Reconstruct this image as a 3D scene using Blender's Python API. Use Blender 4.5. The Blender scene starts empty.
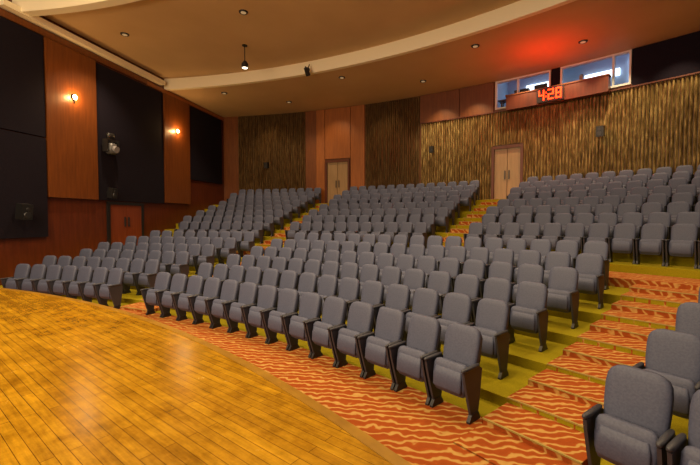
import bpy, bmesh, math, random
from math import sin, cos, radians, degrees, asin, pi
from mathutils import Vector, Matrix
random.seed(4)
scene = bpy.context.scene
COL = scene.collection
CX, CY = -5.1, -14.0
WANG, WOFF = 25.54, 2.27
RW = 32.2
def th_wall(R): return WANG + degrees(asin(WOFF / R))
def P(R, th, z=0.0):
    a = radians(th); return Vector((CX + R*sin(a), CY + R*cos(a), z))

# ------------------------------------------------------------ materials
def mat(name, col=(.5,.5,.5), rough=.6, metal=0.0, emis=None, estr=0, spec=.5):
    m = bpy.data.materials.new(name); m.use_nodes = True
    b = m.node_tree.nodes['Principled BSDF']
    b.inputs['Base Color'].default_value = (*col, 1)
    b.inputs['Roughness'].default_value = rough
    b.inputs['Metallic'].default_value = metal
    b.inputs['Specular IOR Level'].default_value = spec
    if emis:
        b.inputs['Emission Color'].default_value = (*emis, 1)
        b.inputs['Emission Strength'].default_value = estr
    return m
def nd(m, t, **kw):
    n = m.node_tree.nodes.new(t)
    for k, v in kw.items(): setattr(n, k, v)
    return n
def lk(m, a, b): m.node_tree.links.new(a, b)
def coords(m, scale=(1,1,1), rot=(0,0,0)):
    tc = nd(m, 'ShaderNodeTexCoord'); mp = nd(m, 'ShaderNodeMapping')
    mp.inputs['Scale'].default_value = scale; mp.inputs['Rotation'].default_value = rot
    lk(m, tc.outputs['Object'], mp.inputs['Vector']); return mp.outputs['Vector']
def ramp(m, stops, src):
    r = nd(m, 'ShaderNodeValToRGB'); e = r.color_ramp.elements
    while len(e) < len(stops): e.new(.5)
    for i, (p, c) in enumerate(stops): e[i].position = p; e[i].color = (*c, 1)
    lk(m, src, r.inputs['Fac']); return r.outputs['Color']
def noise(m, vec, scale=5, detail=3, rough=.5):
    n = nd(m, 'ShaderNodeTexNoise'); n.inputs['Scale'].default_value = scale
    n.inputs['Detail'].default_value = detail; n.inputs['Roughness'].default_value = rough
    lk(m, vec, n.inputs['Vector']); return n.outputs['Fac']
def bsdf(m): return m.node_tree.nodes['Principled BSDF']
def bump(m, h, strength=.2, dist=.01):
    b = nd(m, 'ShaderNodeBump'); b.inputs['Strength'].default_value = strength; b.inputs['Distance'].default_value = dist
    lk(m, h, b.inputs['Height']); lk(m, b.outputs['Normal'], bsdf(m).inputs['Normal'])
def noisy(name, c1, c2, scale=(1,1,1), nscale=5, rough=.6, detail=4, lo=.3, hi=.7, b=0, spec=.5):
    m = mat(name, c1, rough, spec=spec); v = coords(m, scale); f = noise(m, v, nscale, detail)
    lk(m, ramp(m, [(lo, c1), (hi, c2)], f), bsdf(m).inputs['Base Color'])
    if b: bump(m, f, b)
    return m

M_fabric = noisy('seat_fabric', (.060,.070,.128), (.084,.096,.165), (1,1,1), 60, .58, 2, b=.1, spec=.4)
M_plastic = mat('seat_black_plastic', (.018,.018,.024), .45)
M_arm = mat('armrest_pad', (.034,.036,.052), .5)
M_steel = mat('seat_steel', (.05,.05,.055), .4, .6)
M_redwood = noisy('red_wood_veneer', (.12,.032,.006), (.19,.054,.009), (5,5,.4), 3, .42)
M_litwood = noisy('red_wood_veneer_lit', (.26,.078,.014), (.36,.115,.022), (5,5,.4), 3, .42)  # brighter copy of the red veneer, lamplight put into the colour
M_darkwood = noisy('dark_red_wood', (.075,.014,.004), (.12,.024,.007), (4,4,.4), 3, .4)
M_acoustic = noisy('dark_acoustic_cloth', (.007,.005,.011), (.012,.009,.017), (1,1,1), 30, .9, spec=.15)
M_ceil = noisy('ceiling_paint', (.57,.39,.21), (.63,.44,.24), (1,1,1), .6, .8)
M_fascia = mat('ceiling_fascia_paint', (.94,.86,.64), .7)
M_olive = noisy('olive_carpet', (.24,.20,.006), (.34,.28,.010), (1,1,1), 80, .95, b=.2, spec=.1)
M_nose = mat('stair_nosing', (.34,.25,.06), .6)
M_black = mat('black_metal', (.012,.012,.014), .4)
M_white = mat('white_paint', (.7,.7,.68), .5)
M_doorleaf = noisy('door_leaf_wood', (.30,.19,.09), (.37,.24,.12), (4,4,.4), 3, .4)
M_doorred = noisy('door_leaf_red', (.15,.03,.01), (.2,.045,.015), (4,4,.4), 3, .4)
M_booth = mat('booth_wall_paint', (.35,.45,.6), .7)
M_tube = mat('fluorescent_panel', (1,1,1), .5, emis=(.75,.88,1), estr=2.6)
M_sconce = mat('sconce_glow', (1,.8,.5), .5, emis=(1,.66,.25), estr=30)
M_lamp = mat('downlight_lens', (.6,.5,.3), .5, emis=(1,.75,.4), estr=.2)
M_red = mat('led_red', (1,.02,.0), .5, emis=(1,.03,.004), estr=7)
M_skin = mat('skin', (.45,.24,.15), .6)
M_shirt = mat('shirt_cloth', (.15,.2,.35), .8)
M_hair = mat('hair', (.02,.015,.01), .6)

# carpet with wavy lines
M_carpet = mat('patterned_carpet', (.5,.1,.02), .95, spec=.1)
v = coords(M_carpet, (1,1,1), (radians(20),radians(15),radians(62)))
w = nd(M_carpet, 'ShaderNodeTexWave'); w.inputs['Scale'].default_value = 3.1
w.inputs['Distortion'].default_value = 5.6; w.inputs['Detail'].default_value = 1.4; w.inputs['Detail Scale'].default_value = 2.2; w.inputs['Detail Roughness'].default_value = .5
lk(M_carpet, v, w.inputs['Vector'])
c = ramp(M_carpet, [(.0,(.30,.064,.012)),(.66,(.34,.078,.013)),(.84,(.46,.25,.070)),(1,(.50,.29,.085))], w.outputs['Fac'])
lk(M_carpet, c, bsdf(M_carpet).inputs['Base Color'])

# stage boards
M_stage = mat('stage_floorboards', (.6,.3,.03), .3)
v = coords(M_stage)
br = nd(M_stage, 'ShaderNodeTexBrick')
br.inputs['Scale'].default_value = 1; br.inputs['Brick Width'].default_value = 1.1; br.inputs['Row Height'].default_value = .07
br.inputs['Mortar Size'].default_value = .0025; br.inputs['Mortar Smooth'].default_value = .3; br.inputs['Bias'].default_value = 0
br.inputs['Color1'].default_value = (.36,.185,.007,1); br.inputs['Color2'].default_value = (.48,.265,.011,1)
br.inputs['Mortar'].default_value = (.15,.065,.004,1); br.offset = .37
lk(M_stage, v, br.inputs['Vector'])
g = noise(M_stage, coords(M_stage, (1.2,14,1)), 3, 6, .65)
mx = nd(M_stage, 'ShaderNodeMix', data_type='RGBA', blend_type='MULTIPLY'); mx.inputs[0].default_value = .7
lk(M_stage, br.outputs['Color'], mx.inputs[6]); lk(M_stage, ramp(M_stage, [(.25,(.45,.4,.3)),(.7,(1.15,1.1,1.0))], g), mx.inputs[7])
g2 = noise(M_stage, coords(M_stage, (1,1,1)), 2.6, 9, .75)
mx2 = nd(M_stage, 'ShaderNodeMix', data_type='RGBA', blend_type='MULTIPLY'); mx2.inputs[0].default_value = .75
lk(M_stage, mx.outputs[2], mx2.inputs[6]); lk(M_stage, ramp(M_stage, [(.36,(.48,.40,.28)),(.58,(1.1,1.1,1.1))], g2), mx2.inputs[7])
lk(M_stage, mx2.outputs[2], bsdf(M_stage).inputs['Base Color'])
rr = nd(M_stage, 'ShaderNodeMapRange'); rr.inputs['To Min'].default_value = .08; rr.inputs['To Max'].default_value = .38
lk(M_stage, g2, rr.inputs['Value']); lk(M_stage, rr.outputs['Result'], bsdf(M_stage).inputs['Roughness'])

# slats
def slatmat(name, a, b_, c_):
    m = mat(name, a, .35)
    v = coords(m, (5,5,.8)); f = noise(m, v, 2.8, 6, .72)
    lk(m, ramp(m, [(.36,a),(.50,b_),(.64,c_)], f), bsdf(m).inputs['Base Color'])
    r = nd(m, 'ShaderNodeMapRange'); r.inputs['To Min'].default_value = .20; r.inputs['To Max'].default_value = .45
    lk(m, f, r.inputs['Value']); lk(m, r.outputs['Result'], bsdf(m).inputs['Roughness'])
    return m
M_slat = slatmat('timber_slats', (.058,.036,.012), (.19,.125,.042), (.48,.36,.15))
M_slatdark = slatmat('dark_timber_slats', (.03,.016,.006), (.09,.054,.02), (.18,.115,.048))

# ------------------------------------------------------------ mesh helpers
class MB:
    def __init__(s): s.v = []; s.f = []; s.m = []; s.sm = []
    def add(s, vs, fs, mi=0, smooth=False):
        o = len(s.v); s.v += [tuple(p) for p in vs]
        for f in fs: s.f.append([i+o for i in f]); s.m.append(mi); s.sm.append(smooth)
    def box(s, lo, hi, mi=0, T=None):
        x0,y0,z0 = lo; x1,y1,z1 = hi
        vs = [Vector(p) for p in [(x0,y0,z0),(x1,y0,z0),(x1,y1,z0),(x0,y1,z0),(x0,y0,z1),(x1,y0,z1),(x1,y1,z1),(x0,y1,z1)]]
        if T: vs = [T @ p for p in vs]
        s.add(vs, [(0,3,2,1),(4,5,6,7),(0,1,5,4),(1,2,6,5),(2,3,7,6),(3,0,4,7)], mi)
    def prism(s, poly, x0, x1, mi=0):   # poly in (y,z), extruded in x
        n = len(poly)
        vs = [(x0,y,z) for y,z in poly] + [(x1,y,z) for y,z in poly]
        fs = [tuple(range(n)), tuple(range(2*n-1,n-1,-1))] + [(i,i+n,(i+1)%n+n,(i+1)%n) for i in range(n)]
        s.add(vs, fs, mi)
    def loft(s, secs, n=20, e=4.0, mi=0):  # (cx,cy,z,hw,ht)
        vs = []
        for cx,cy,z,hw,ht in secs:
            for k in range(n):
                a = 2*pi*(k+.5)/n; c_, s_ = cos(a), sin(a)
                vs.append((cx+hw*math.copysign(abs(c_)**(2/e),c_), cy+ht*math.copysign(abs(s_)**(2/e),s_), z))
        fs = []
        for j in range(len(secs)-1):
            for k in range(n):
                k2 = (k+1)%n; fs.append((j*n+k, j*n+k2, (j+1)*n+k2, (j+1)*n+k))
        fs.append(tuple(range(n-1,-1,-1))); fs.append(tuple((len(secs)-1)*n+k for k in range(n)))
        s.add(vs, fs, mi, True)
    def cyl(s, p0, p1, r0, r1=None, n=16, mi=0, smooth=True):
        r1 = r0 if r1 is None else r1
        p0 = Vector(p0); p1 = Vector(p1); d = (p1-p0).normalized()
        u = d.orthogonal().normalized(); w = d.cross(u)
        vs = [p0+(u*cos(2*pi*k/n)+w*sin(2*pi*k/n))*r0 for k in range(n)] + [p1+(u*cos(2*pi*k/n)+w*sin(2*pi*k/n))*r1 for k in range(n)]
        s.add(vs, [(k,(k+1)%n,(k+1)%n+n,k+n) for k in range(n)], mi, smooth)
        s.add(vs, [tuple(range(n-1,-1,-1)), tuple(range(n,2*n))], mi, False)
    def mesh(s, name, mats, recalc=True):
        me = bpy.data.meshes.new(name); me.from_pydata(s.v, [], s.f)
        for m in mats: me.materials.append(m)
        me.polygons.foreach_set('material_index', s.m); me.polygons.foreach_set('use_smooth', s.sm)
        if recalc:
            bm = bmesh.new(); bm.from_mesh(me); bmesh.ops.recalc_face_normals(bm, faces=bm.faces); bm.to_mesh(me); bm.free()
        me.update(); return me
    def obj(s, name, mats, parent=None, recalc=True, T=None):
        o = bpy.data.objects.new(name, s.mesh(name, mats, recalc)); COL.objects.link(o)
        if T is not None: o.matrix_world = T
        if parent: o.parent = parent
        return o

def arcbox(mb, R0, R1, t0, t1, z0, z1, mi=0, step=1.0):
    n = max(1, int(abs(t1-t0)/step)); vs = []; fs = []
    for i in range(n+1):
        t = t0+(t1-t0)*i/n
        vs += [P(R0,t,z0), P(R1,t,z0), P(R1,t,z1), P(R0,t,z1)]
    for i in range(n):
        a = 4*i; b = a+4
        for k in range(4): fs.append((a+k, a+(k+1)%4, b+(k+1)%4, b+k))
    fs += [(0,1,2,3), (4*n+3,4*n+2,4*n+1,4*n)]
    mb.add(vs, fs, mi)

def sweep(name, prof, mats, tl=None, tr=None, n=60, drop=None):
    mb = MB()
    rows = []
    for R, z, _ in prof:
        a = tl if tl is not None else -th_wall(R); b = tr if tr is not None else th_wall(R)
        rows.append([P(R, a+(b-a)*i/n, z) for i in range(n+1)])
    for j in range(len(prof)-1):
        vs = rows[j]+rows[j+1]
        mb.add(vs, [(i, i+1, i+n+2, i+n+1) for i in range(n)], prof[j][2])
    if drop is not None:
        for i in (0, n):
            for j in range(len(prof)-1):
                a = rows[j][i]; b = rows[j+1][i]
                if abs(prof[j][0]-prof[j+1][0]) < 1e-6: continue
                mb.add([a, b, (b.x,b.y,drop), (a.x,a.y,drop)], [(0,1,2,3)], 0)
    return mb.obj(name, mats, recalc=False)

# ------------------------------------------------------------ rows
PL = 1.03
rowsL = [(18.3+PL*k, z) for k, z in enumerate([0,.12,.25,.40,.57,.75])]
XA0, XA1, ZX = 23.96, 25.08, .93
PU, UO = .84, .42
rowsU = [(25.5+PU*k, 1.10+.272*k) for k in range(8)]
prof = [(15.0,0,0), (18.45,0,1)]
zl = 0
for k,(R,z) in enumerate(rowsL):
    if k>0:
        prof.append((R-.5, zl, 1)); prof.append((R-.5, z, 1))
    zl = z
prof.append((XA0, zl, 0)); prof.append((XA0, ZX, 0)); prof.append((rowsU[0][0]-UO, ZX, 1)); zl = ZX
for k,(R,z) in enumerate(rowsU):
    if k>0: prof.append((R-UO, zl, 1))
    prof.append((R-UO, z, 1)); zl = z
prof.append((RW, zl, 1))
floor = sweep('floor', prof, [M_carpet, M_olive], n=120)

def stairs(t0, t1, rows, off, zstart, Rend, zend, name='aisle_stairs'):
    Rs = [r-off for r,_ in rows]; Zs = [zz for _,zz in rows]
    p = []; zprev = zstart
    for k in range(len(Rs)):
        h = (rows[1][0]-rows[0][0])/2
        if Zs[k]-zprev > .01: p.append((Rs[k]-h, (zprev+Zs[k])/2))
        p.append((Rs[k], Zs[k])); zprev = Zs[k]
    if zend is not None: p.append((Rend-.5, (zprev+zend)/2))
    prof = []; zp = zstart; e = .012
    for R, z in p:
        if z-zp > .01:
            prof.append((R, zp+e, 0)); prof.append((R, z+e-.014, 1)); prof.append((R-.008, z+e-.012, 1)); prof.append((R-.008, z+e+.002, 1)); prof.append((R+.012, z+e+.002, 0))
        else:
            prof.append((R, zp+e, 0)); prof.append((R, z+e, 0))
        zp = z
    prof.append((Rend, zp+e, 0))
    if zend is not None: prof.append((Rend, zend+e, 0))
    return sweep(name, prof, [M_carpet, M_nose], t0, t1, n=10, drop=-.02)
AL0, AL1 = 11.95, 14.9
for s in (1,-1):
    a, b = (AL0, AL1) if s>0 else (-AL1, -AL0)
    stairs(a, b, rowsL, .5, 0, XA0, ZX)
U1a, U1b = 15.1, 17.3
for a, b in ((-U1b,-U1a), (-1.15,1.15), (U1a,U1b)):
    stairs(a, b, rowsU, UO, ZX, RW-.2, None)

# ------------------------------------------------------------ seat mesh
def seat_mesh():
    mb = MB()
    def by(z): return .06+.22*(z-.3)
    mb.loft([(0,by(.36),.36,.17,.03),(0,by(.38),.38,.198,.050),(0,by(.5),.5,.212,.058),(0,by(.68),.68,.223,.056),
             (0,by(.82),.82,.225,.052),(0,by(.895),.895,.216,.047),(0,by(.935),.935,.196,.041),(0,by(.96),.96,.162,.033),(0,by(.975),.975,.115,.02)], n=24, e=4.2, mi=0)
    mb.loft([(0,by(.36)+.06,.36,.19,.012),(0,by(.6)+.06,.6,.21,.014),(0,by(.86)+.052,.86,.21,.012),(0,by(.92)+.045,.92,.18,.008)], n=16, e=6, mi=1)
    mb.loft([(0,-.045,.245,.16,.035),(0,-.05,.265,.192,.062),(0,-.065,.35,.208,.075),(0,-.07,.46,.212,.06),
             (0,-.065,.56,.208,.045),(0,-.055,.595,.192,.034),(0,-.05,.61,.16,.02)], n=24, e=4.5, mi=0)
    mb.loft([(0,-.115,.29,.16,.02),(0,-.14,.33,.178,.02),(0,-.135,.46,.178,.016),(0,-.112,.54,.16,.012)], n=16, e=5, mi=3)
    mb.box((-.22,-.02,.34),(.22,.02,.38),1)
    for s in (-1,1):
        x = s*.240
        poly = [(-.205,.575),(.10,.59),(.155,.55),(.13,.34),(.085,.08),(-.06,.08),(-.12,.26),(-.185,.48)]
        mb.prism(poly, x-.014, x+.014, 2)
        mb.prism([(-.10,.0),(.12,.0),(.12,.02),(.08,.09),(-.055,.09),(-.10,.02)], x-.02, x+.02, 1)
        mb.loft([(x,-.06,.585,.020,.155),(x,-.06,.592,.025,.165),(x,-.06,.610,.025,.165),(x,-.06,.618,.018,.158)], n=16, e=4, mi=2)
    mb.v = [(x*.985, y*.97, z*.965) for x,y,z in mb.v]
    return mb.mesh('theatre_seat_mesh', [M_fabric, M_plastic, M_arm, M_fabric])
SM = seat_mesh()
PITCH = .535
def place_row(R, z, t0, t1, pitch=PITCH):
    arc = radians(t1-t0)*R; n = int(arc/pitch + .02)
    tc = (t0+t1)/2; dt = degrees(pitch/R)
    for i in range(n):
        t = tc+(i-(n-1)/2)*dt
        o = bpy.data.objects.new('theatre_seat', SM); COL.objects.link(o)
        o.location = P(R, t, z); o.rotation_euler = (0,0,-radians(t))
for R, z in rowsL:
    lim = th_wall(R)-degrees(1.35/R)
    place_row(R, z, -11.75, 11.75)
    for s in (1,-1):
        arc = radians(lim-15.1)*R; n = int(arc/PITCH); e = 15.1+degrees(n*PITCH/R)+.01
        place_row(R, z, *( (15.1,e) if s>0 else (-e,-15.1)))
for R, z in rowsU:
    lim = th_wall(R)-degrees(1.1/R)
    for s in (1,-1):
        for a, b in ((1.35,14.9),(17.5,lim)):
            arc = radians(b-a)*R; n = int(arc/PITCH)
            q = (a, a+degrees(n*PITCH/R)+.01) if a>10 else (a,b)
            place_row(R, z, *(q if s>0 else (-q[1],-q[0])))

# ------------------------------------------------------------ stage
RS, ZS = 16.3, .80
mb = MB()
pts = [P(RS, t) for t in [ -33.2+66.4*i/80 for i in range(81)]]
pts += [Vector((CX+5.35,-8,0)), Vector((CX-5.35,-8,0))]
n = len(pts)
vs = [(p.x,p.y,ZS) for p in pts]+[(p.x,p.y,0) for p in pts]
mb.add(vs, [tuple(range(n))], 0); mb.add(vs, [(i,(i+1)%n,(i+1)%n+n,i+n) for i in range(n)], 1)
mb.obj('stage', [M_stage, M_darkwood])
mb = MB(); arcbox(mb, RS-.05, RS+.03, -33, 33, ZS-.05, ZS+.006, 0, .8)
mb.obj('trim_1', [noisy('stage_nosing', (.22,.11,.01), (.32,.17,.015), (1,1,1), 6, .35)])

# ------------------------------------------------------------ ceiling
ZC1, ZC2, ZC3 = 8.50, 8.98, 10.3
RC1, RC2 = 26.9, 20.1
sweep('ceiling', [(6,ZC3,0),(RC2,ZC3,1),(RC2,8.6,1),(RC2+.3,8.6,1),(RC2+.3,ZC2,0),(RC1,ZC2,1),(RC1,ZC1-.03,1),(RC1+.2,ZC1-.03,1),(RC1+.2,ZC1,0),(RW+.3,ZC1,0)], [M_ceil, M_fascia], n=80)

# ------------------------------------------------------------ side walls
cR = P(RW, -th_wall(RW)); CORN = Vector((cR.x,cR.y,0))
DIRW = Vector((sin(radians(WANG)),-cos(radians(WANG)),0)); NRM = Vector((cos(radians(WANG)), sin(radians(WANG)),0))
def wbox(mb, s0, s1, z0, z1, n0, n1, mi=0, side=-1):
    vs = []
    for z in (z0,z1):
        for s_, n_ in ((s0,n0),(s1,n0),(s1,n1),(s0,n1)):
            p = CORN + DIRW*s_ + NRM*n_; 
            if side>0: p.x = 2*CX - p.x
            vs.append((p.x,p.y,z))
    mb.add(vs, [(0,3,2,1),(4,5,6,7),(0,1,5,4),(1,2,6,5),(2,3,7,6),(3,0,4,7)], mi)
def wpt(s_, n_, z):
    p = CORN+DIRW*s_+NRM*n_; return Vector((p.x,p.y,z))
for side, nm in ((-1,'left'),(1,'right')):
    mb = MB(); wbox(mb, -.3, 25, -.1, 10.6, -.3, 0, 0, side)
    wbox(mb, 3.55, 5.5, 2.95, 8.25, 0, .14, 1, side)
    wbox(mb, 9.3, 11.25, 2.9, 8.25, 0, .14, 1, side)
    wbox(mb, 0.35, 3.5, 4.3, 8.2, 0, .10, 2, side)
    wbox(mb, 5.55, 9.25, 2.9, 8.2, 0, .10, 2, side)
    for a,b in ((11.3,14.5),(14.55,18),(18.05,24)):
        wbox(mb, a, b, 4.9, 8.25, 0, .12, 2, side)
        wbox(mb, a, b, 1.55, 4.86, 0, .12, 2, side)
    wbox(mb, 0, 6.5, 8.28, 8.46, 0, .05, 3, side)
    wbox(mb, 6.5, 24, 8.30, 8.52, 0, .06, 1, side)
    wbox(mb, 5.6, 12.6, 8.56, 8.74, 0, .30, 4, side)      # pale cove ledge
    mb.obj('wall_'+nm, [M_darkwood, M_redwood, M_acoustic, M_litwood, M_fascia])
    mb = MB(); s0, s1 = 7.0, 8.7
    wbox(mb, s0-.12, s0, ZX, 2.84, .001, .08, 0, side); wbox(mb, s1, s1+.12, ZX, 2.84, .001, .08, 0, side)
    wbox(mb, s0-.12, s1+.12, 2.74, 2.86, .001, .085, 0, side)
    wbox(mb, s0, (s0+s1)/2-.01, ZX, 2.74, .001, .05, 1, side); wbox(mb, (s0+s1)/2+.01, s1, ZX, 2.74, .001, .05, 1, side)
    for q in (-.12,.08): wbox(mb, (s0+s1)/2+q, (s0+s1)/2+q+.04, ZX+.9, ZX+1.3, .05, .10, 2, side)
    mb.obj('door_1' if side<0 else 'door_4', [M_black, M_doorred, M_steel])

# ------------------------------------------------------------ back wall
tw = th_wall(RW)
ZW = 7.2
mb = MB()
arcbox(mb, RW, RW+.3, -tw, tw, 2.5, ZW, 0)
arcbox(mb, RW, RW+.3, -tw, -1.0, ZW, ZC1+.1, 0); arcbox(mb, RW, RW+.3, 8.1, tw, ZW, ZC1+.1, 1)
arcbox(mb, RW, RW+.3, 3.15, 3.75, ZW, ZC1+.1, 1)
arcbox(mb, RW-.10, RW, -18.6, -17.65, 3.0, ZC1-.02, 2); arcbox(mb, RW-.10, RW, -14.75, -13.25, 3.0, ZC1-.02, 2)
arcbox(mb, RW-.10, RW, -17.6, -14.8, 5.62, ZC1-.02, 2)
arcbox(mb, RW-.06, RW, -19.6, -18.65, 3.0, ZC1-.02, 0)
arcbox(mb, RW-.10, RW, -7.55, -4.0, 7.1, ZC1-.02, 0); arcbox(mb, RW-.10, RW, -3.95, -1.1, 7.1, ZC1-.02, 0)
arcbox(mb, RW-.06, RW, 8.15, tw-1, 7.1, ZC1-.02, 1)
mb.obj('wall_back', [M_redwood, M_acoustic, M_litwood])

def slats(name, t0, t1, z0, z1, m, pitch=.12, depth=.08, skip=None):
    mb = MB(); dt = degrees(pitch/RW); n = int((t1-t0)/dt); k=4
    for i in range(n):
        t = t0+dt*i; zz = z0
        if skip:
            for s0,s1,q in skip:
                if s0 < t+dt/2 < s1: zz = q
        dd = depth*random.uniform(.7,1.15)
        ring = []
        for j in range(k+1):
            u = j/k; ring.append((RW-.02-dd*sin(pi*u), t+dt*(.06+.88*u)))
        vs = [P(R_,tt,zz) for R_,tt in ring]+[P(R_,tt,z1) for R_,tt in ring]
        mb.add(vs, [(j,j+1,j+k+2,j+k+1) for j in range(k)], 0, False)
        mb.add([P(R_,tt,z1) for R_,tt in ring], [tuple(range(k+1))], 0)
    arcbox(mb, RW-.03, RW-.005, t0, t0+dt*n, z1-.02, z1, 0)
    return mb.obj(name, [m], recalc=False)
slats('slat_panel', -7.55, tw-.8, 3.0, 7.05, M_slat, skip=[(-1.25,1.25,5.55)])
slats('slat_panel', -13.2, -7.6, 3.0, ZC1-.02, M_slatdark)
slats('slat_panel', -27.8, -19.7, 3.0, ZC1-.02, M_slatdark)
mb = MB(); arcbox(mb, RW-.14, RW-.0, -7.55, tw-.8, 7.05, 7.1, 0)
mb.obj('trim_2', [M_darkwood])

ZB = 3.01
def back_door(name, tc, w, h):
    dw = degrees(w/2/RW); f = degrees(.12/RW)
    mb = MB(); z0 = ZB
    for s in (-1,1):
        a, b = sorted((tc+s*dw, tc+s*(dw+f))); arcbox(mb, RW-.16, RW-.005, a, b, z0, z0+h, 0)
    arcbox(mb, RW-.16, RW-.005, tc-dw-f, tc+dw+f, z0+h, z0+h+.12, 0)
    g = .02
    arcbox(mb, RW-.08, RW-.01, tc-dw+g, tc-.02, z0, z0+h, 1); arcbox(mb, RW-.08, RW-.01, tc+.02, tc+dw-g, z0, z0+h, 1)
    for s in (-1,1):
        a, b = sorted((tc+s*.12, tc+s*.2)); arcbox(mb, RW-.13, RW-.08, a, b, z0+.95, z0+1.35, 2)
    mb.obj(name, [M_darkwood, M_doorleaf, M_steel])
back_door('door_2', -16.2, 1.3, 2.4); back_door('door_3', 0.05, 1.15, 2.35); back_door('door_5', 16.2, 1.3, 2.4)

# ------------------------------------------------------------ projection booth
mb = MB()
arcbox(mb, RW+.3, 35.2, -1.3, 8.4, 6.9, 7.0, 0); arcbox(mb, RW+.3, 35.2, -1.3, 8.4, 9.5, 9.6, 0)
arcbox(mb, 35.0, 35.2, -1.3, 8.4, 7.0, 9.5, 0); arcbox(mb, RW+.3, 35.2, -1.6, -1.3, 6.9, 9.6, 0); arcbox(mb, RW+.3, 35.2, 8.4, 8.7, 6.9, 9.6, 0)
mb.obj('wall_booth', [M_booth])
def win(name, a, b, z0, z1, muls):
    mb = MB(); f = .12
    arcbox(mb, RW-.06, RW+.12, a, b, z0, z0+.07, 0); arcbox(mb, RW-.06, RW+.12, a, b, z1-.07, z1, 0)
    for t in [a]+muls+[b-f]: arcbox(mb, RW-.06, RW+.12, t, t+f, z0+.07, z1-.07, 0)
    mb.obj(name, [M_white])
win('window_1', -.98, 3.12, ZW, ZC1-.02, [.7]); win('window_2', 3.78, 8.07, ZW, ZC1-.02, [7.0])
mb = MB()
for a, b in ((-.6,2.2),(3.0,5.0),(5.6,7.9)): arcbox(mb, 33.2, 33.6, a, b, 9.40, 9.47, 0)
arcbox(mb, 34.9, 34.98, .2, 2.6, 8.45, 8.9, 0); arcbox(mb, 34.9, 34.98, 4.4, 6.6, 8.5, 8.8, 0); arcbox(mb, 34.9, 34.98, 7.2, 8.1, 7.6, 9.2, 0)
mb.obj('fluorescent_panel', [M_tube])
mb = MB()
arcbox(mb, 32.65, 33.1, -1, 3.9, 7.70, 7.75, 0)
for t in (-.8, 1.5, 3.7): arcbox(mb, 32.7, 33.05, t, t+.1, 7.0, 7.70, 0)
arcbox(mb, 32.75, 33.0, .2, 1.3, 7.75, 8.1, 1); arcbox(mb, 32.75, 32.9, 1.7, 2.6, 7.75, 8.15, 1)
mb.obj('control_desk', [M_darkwood, M_black])
mb = MB(); arcbox(mb, RW-.5, RW-.15, .1, 6.95, 6.98, 7.58, 0); arcbox(mb, RW-.53, RW-.15, .05, 7.0, 7.58, 7.63, 1)
mb.obj('booth_parapet', [M_darkwood, M_redwood])
e = bpy.data.objects.new('digital_clock', None); COL.objects.link(e)
tcl = 3.35; base = P(RW-.58, tcl, 7.28); e.matrix_world = Matrix.Translation(base) @ Matrix.Rotation(-radians(tcl),4,'Z')
mb = MB(); mb.box((-.5,-.06,-.28),(.5,.035,.28)); o = mb.obj('case', [M_black]); o.parent = e
SEG = {'4':'bcfg','2':'abged','8':'abcdefg'}
mb = MB()
def digit(ch, x0, w=.22, h=.42, t=.045):
    z0 = -h/2; z1 = h/2
    R_ = {'a':(x0,z1-t,x0+w,z1),'d':(x0,z0,x0+w,z0+t),'g':(x0,-t/2,x0+w,t/2),'f':(x0,0,x0+t,z1),'e':(x0,z0,x0+t,0),'b':(x0+w-t,0,x0+w,z1),'c':(x0+w-t,z0,x0+w,0)}
    for q in SEG[ch]:
        a,b,c_,d = R_[q]; mb.box((a,-.085,b),(c_,-.058,d))
digit('4',-.43); digit('2',-.08); digit('8',.21)
for z in (-.09,.07): mb.box((-.165,-.085,z),(-.125,-.058,z+.04))
o = mb.obj('digits', [M_red]); o.parent = e

# ------------------------------------------------------------ fixtures
def sconce(s_, z):
    T = Matrix.Translation(wpt(s_, .14, z)) @ Matrix.Rotation(radians(WANG),4,'Z')
    mb = MB(); mb.cyl((0,0,0),(.05,0,0),.10,.10,20,0); mb.cyl((.05,0,0),(.10,0,0),.09,.05,20,1); mb.cyl((.02,0,-.1),(.02,0,-.2),.03,.02,12,0)
    return mb.obj('wall_sconce', [M_black, M_sconce], T=T)
for s_, z in ((10.25,6.55),(4.6,6.6)):
    sconce(s_, z)
    l = bpy.data.lights.new('sconce_bulb','POINT'); l.energy = 50; l.color = (1,.55,.2); l.shadow_soft_size = .04
    o = bpy.data.objects.new('sconce_bulb', l); COL.objects.link(o); o.location = wpt(s_, .36, z)

def speaker(loc, ang, s=1.0, name='wall_speaker'):
    mb = MB(); mb.box((-.13*s,-.24*s,-.2*s),(.13*s,0,.2*s),0); mb.cyl((0,-.24*s,.07*s),(0,-.255*s,.07*s),.05*s,.045*s,16,1)
    mb.cyl((0,-.24*s,-.08*s),(0,-.255*s,-.08*s),.09*s,.08*s,16,1); mb.box((-.04*s,0,-.05*s),(.04*s,.12*s,.05*s),0)
    T = Matrix.Translation(loc) @ Matrix.Rotation(ang,4,'Z') @ Matrix.Rotation(radians(8),4,'X')
    return mb.obj(name, [M_black, M_steel], T=T)
for t, z, s_ in ((-6.3,5.65,.8),(6.5,5.55,1.0),(-24.2,5.4,.9)):
    speaker(P(RW-.26,t,z), -radians(t), s_)
la = radians(90+WANG)
speaker(wpt(8.85,.22,3.2), la, 1.0); speaker(wpt(12.3,.3,2.4), la, 1.2)
mb = MB()
mb.cyl((0,0,0),(0,-.1,0),.12,.12,16,0); mb.box((-.26,-.30,-.05),(.26,-.1,.05),0)
for s in (-1,1): mb.box((s*.26-.03,-.34,-.45),(s*.26+.03,-.1,.05),0)
mb.loft([(0,-.24,-.52,.12,.1),(0,-.24,-.48,.19,.17),(0,-.24,-.3,.2,.19),(0,-.24,-.12,.17,.15),(0,-.24,-.09,.1,.1)], 20, 2.5, 1)
mb.cyl((0,-.36,-.32),(0,-.5,-.36),.12,.13,20,2)
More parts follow.
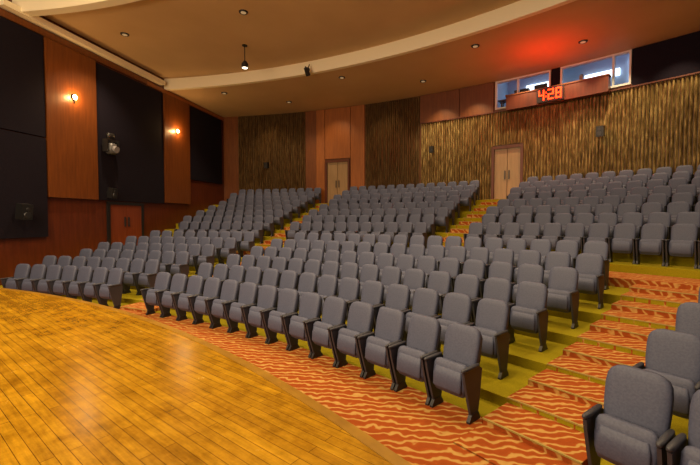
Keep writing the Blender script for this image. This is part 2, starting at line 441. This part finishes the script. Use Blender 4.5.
mb.loft([(0,-.2,.06,.16,.08),(0,-.2,.3,.16,.08)],12,4,0)
mb.obj('moving_head_light', [M_black, mat('fixture_grey',(.10,.10,.11),.4), mat('lens_glass',(.4,.4,.45),.15,.3)], T=Matrix.Translation(wpt(8.85,.1,5.25)) @ Matrix.Rotation(la,4,'Z'))
p = P(24.6,-17.8,ZC2); mb = MB(); mb.cyl((0,0,0),(0,0,-.03),.1,.1,16,0); mb.cyl((0,0,0),(0,0,-.65),.018,.018,8,0)
mb.cyl((0,0,-.62),(0,0,-.72),.06,.13,16,0); mb.cyl((0,0,-.72),(0,0,-.88),.13,.14,16,0); mb.cyl((0,0,-.875),(0,0,-.89),.11,.10,16,1)
mb.obj('pendant_lamp', [M_black, mat('pendant_glow',(1,.9,.7),.5,emis=(1,.85,.6),estr=4)], T=Matrix.Translation(p))
p = P(26.6,-13.9,ZC1); mb = MB(); mb.cyl((0,.1,.25),(0,-.05,-.05),.02,.02,8,0); mb.box((-.1,-.07,-.08),(.1,-.03,.02),0); mb.cyl((0,0,-.25),(0,-.2,0),.10,.09,16,0); mb.cyl((0,-.2,0),(0,-.24,.05),.05,.02,12,0)
mb.obj('track_spotlight', [M_black], T=Matrix.Translation(p)@Matrix.Rotation(radians(13.9),4,'Z'))

def spot(loc, target, energy, size=100, col=(1,.72,.42), r=.12, blend=.8, name='downlight_bulb'):
    l = bpy.data.lights.new(name,'SPOT'); l.energy = energy; l.spot_size = radians(size); l.spot_blend = blend; l.color = col; l.shadow_soft_size = r
    o = bpy.data.objects.new(name, l); COL.objects.link(o); o.location = loc
    d = Vector(target)-Vector(loc); o.rotation_euler = d.to_track_quat('-Z','Y').to_euler(); return o
def downlight(R, t, z, energy, size=120):
    mb = MB(); mb.cyl((0,0,0),(0,0,-.03),.15,.14,20,0); mb.cyl((0,0,-.03),(0,0,-.035),.09,.09,20,1)
    mb.obj('downlight', [M_steel, M_lamp], T=Matrix.Translation(P(R,t,z)))
    if energy: spot(P(R,t,z-.06), P(R,t,0), energy, size, r=.05, col=(1,.74,.44))
for t in (-27,-14.2,0,14.2): downlight(22.6, t, ZC2, 820, 105)
for t in (-25,-12,0,12): downlight(28.0, t, ZC1, 480, 105)
for t in (-20,-6,6,20): downlight(30.2, t, ZC1, 260)
for t in (-16,-4,8): downlight(19.0, t, ZC3, 760)
for t in (-5.5,-2.5,1.5,4.5,7.5,10.5): spot(P(RW-1.2,t,ZC1-.1) , P(RW,t,4.4), 300, 80, (1,.76,.42), .04, .8, 'wall_washer')
for t in (-23.5,-16.2,-10.5): spot(P(RW-1.6,t,ZC1-.1), P(RW,t,5.0), 110, 90, (1,.66,.32), .04, .9, 'wall_washer')

def area(loc, target, energy, sx, sy, col, name):
    l = bpy.data.lights.new(name,'AREA'); l.shape='RECTANGLE'; l.size=sx; l.size_y=sy; l.energy=energy; l.color=col
    o = bpy.data.objects.new(name,l); COL.objects.link(o); o.location=loc
    o.rotation_euler = (Vector(target)-Vector(loc)).to_track_quat('-Z','Y').to_euler(); return o
area((-6,-1,9.3),(-6.5,1.5,0), 730, 7, 2, (1,.75,.36), 'seating_fill_light')
area((-5,-5,7.5),(-6,12,1.5), 640, 8, 3, (1,.78,.55), 'seating_fill_light')  # added unseen fill from behind the camera, brightens the seating
area((-6,-4,3.5),(-8,9,9.0), 520, 5, 1.5, (1,.70,.40), 'ceiling_fill_uplight')  # added unseen uplight that brightens the ceiling from below
p = P(RW-2.4,tcl+.3,7.1); l = bpy.data.lights.new('clock_glow','POINT'); l.energy=95; l.color=(1,.02,.005); l.shadow_soft_size=.05
o = bpy.data.objects.new('clock_glow', l); COL.objects.link(o); o.location=p

# ------------------------------------------------------------ booth operator (seated)
def person(T):
    e = bpy.data.objects.new('booth_operator', None); COL.objects.link(e); e.matrix_world = T
    V = []; E = []; Rr = []
    def chain(pts, start=None):
        prev = start
        for p_, r_ in pts:
            V.append(p_); Rr.append(r_); i = len(V)-1
            if prev is not None: E.append((prev,i))
            prev = i
        return prev
    pel = chain([((0,0,.50),.15)])
    ch = chain([((0,0,.66),.13),((0,-.01,.82),.15),((0,0,.96),.13),((0,0,1.03),.06)], pel)
    chest = ch-1
    for s in (-1,1):
        chain([((s*.1,-.04,.50),.10),((s*.12,-.42,.50),.07),((s*.12,-.43,.25),.055),((s*.12,-.42,.06),.045),((s*.12,-.55,.03),.035)], pel)
        wv = chain([((s*.18,0,.97),.065),((s*.23,-.03,.76),.048),((s*.17,-.24,.77),.036),((s*.15,-.30,.78),.028),((s*.15,-.37,.775),.03)], chest)
        for q,(dx,L) in enumerate(((-.03,.07),(-.01,.085),(.01,.08),(.03,.06))):
            chain([((s*.15+dx,-.41,.775),.009),((s*.15+dx*1.1,-.41-L*.6,.77),.008),((s*.15+dx*1.1,-.41-L,.755),.007)], wv)
        chain([((s*.15-s*.045,-.36,.77),.010),((s*.15-s*.06,-.40,.765),.008)], wv)
    me = bpy.data.meshes.new('body'); me.from_pydata(V,E,[]); me.materials.append(M_shirt)
    o = bpy.data.objects.new('body', me); COL.objects.link(o); o.parent = e
    md = o.modifiers.new('Skin','SKIN'); md.use_smooth_shade = True
    for i,sv in enumerate(me.skin_vertices[0].data): sv.radius = (Rr[i],Rr[i]*.85); sv.use_root = (i==0)
    o.modifiers.new('Sub','SUBSURF').levels = 1
    mb = MB()
    mb.loft([(0,0,1.0,.05,.05),(0,-.005,1.08,.052,.055),(0,-.02,1.1,.06,.075),(0,-.015,1.16,.072,.09),(0,-.01,1.23,.078,.097),(0,-.005,1.29,.068,.08),(0,0,1.32,.04,.05)],20,2.1,0)
    mb.loft([(0,.015,1.20,.082,.085),(0,.012,1.26,.084,.098),(0,.01,1.31,.07,.083),(0,.01,1.34,.035,.045)],20,2.1,1)
    mb.loft([(0,-.105,1.165,.016,.02),(0,-.108,1.18,.012,.018),(0,-.098,1.21,.007,.01)],8,2,0)
    for s in (-1,1): mb.loft([(s*.078,.0,1.165,.006,.012),(s*.083,.0,1.19,.008,.018),(s*.08,.0,1.215,.006,.012)],8,2,0)
    o = mb.obj('head', [M_skin, M_hair]); o.parent = e
t = 4.75
T = Matrix.Translation(P(33.2,t,7.0)) @ Matrix.Rotation(-radians(t),4,'Z')
person(T)
mb = MB(); mb.box((-.22,-.2,.36),(.22,.22,.42),0); mb.cyl((0,0,.05),(0,0,.36),.03,.03,12,0); mb.cyl((0,0,0),(0,0,.04),.22,.2,20,0); mb.box((-.2,.24,.42),(.2,.28,.85),0)
mb.obj('office_chair',[M_black], T=T)

# ------------------------------------------------------------ world + camera
w = bpy.data.worlds.new('world'); scene.world = w; w.use_nodes = True
w.node_tree.nodes['Background'].inputs['Color'].default_value = (1,.74,.48,1)
w.node_tree.nodes['Background'].inputs['Strength'].default_value = .2
cam = bpy.data.cameras.new('camera'); co = bpy.data.objects.new('camera', cam); COL.objects.link(co)
cam.lens = 36*380/700; cam.sensor_width = 36; cam.clip_start = .05
co.location = (0,0,2.14); co.rotation_euler = (radians(88), 0, radians(38))
scene.camera = co
scene.view_settings.view_transform = 'Standard'
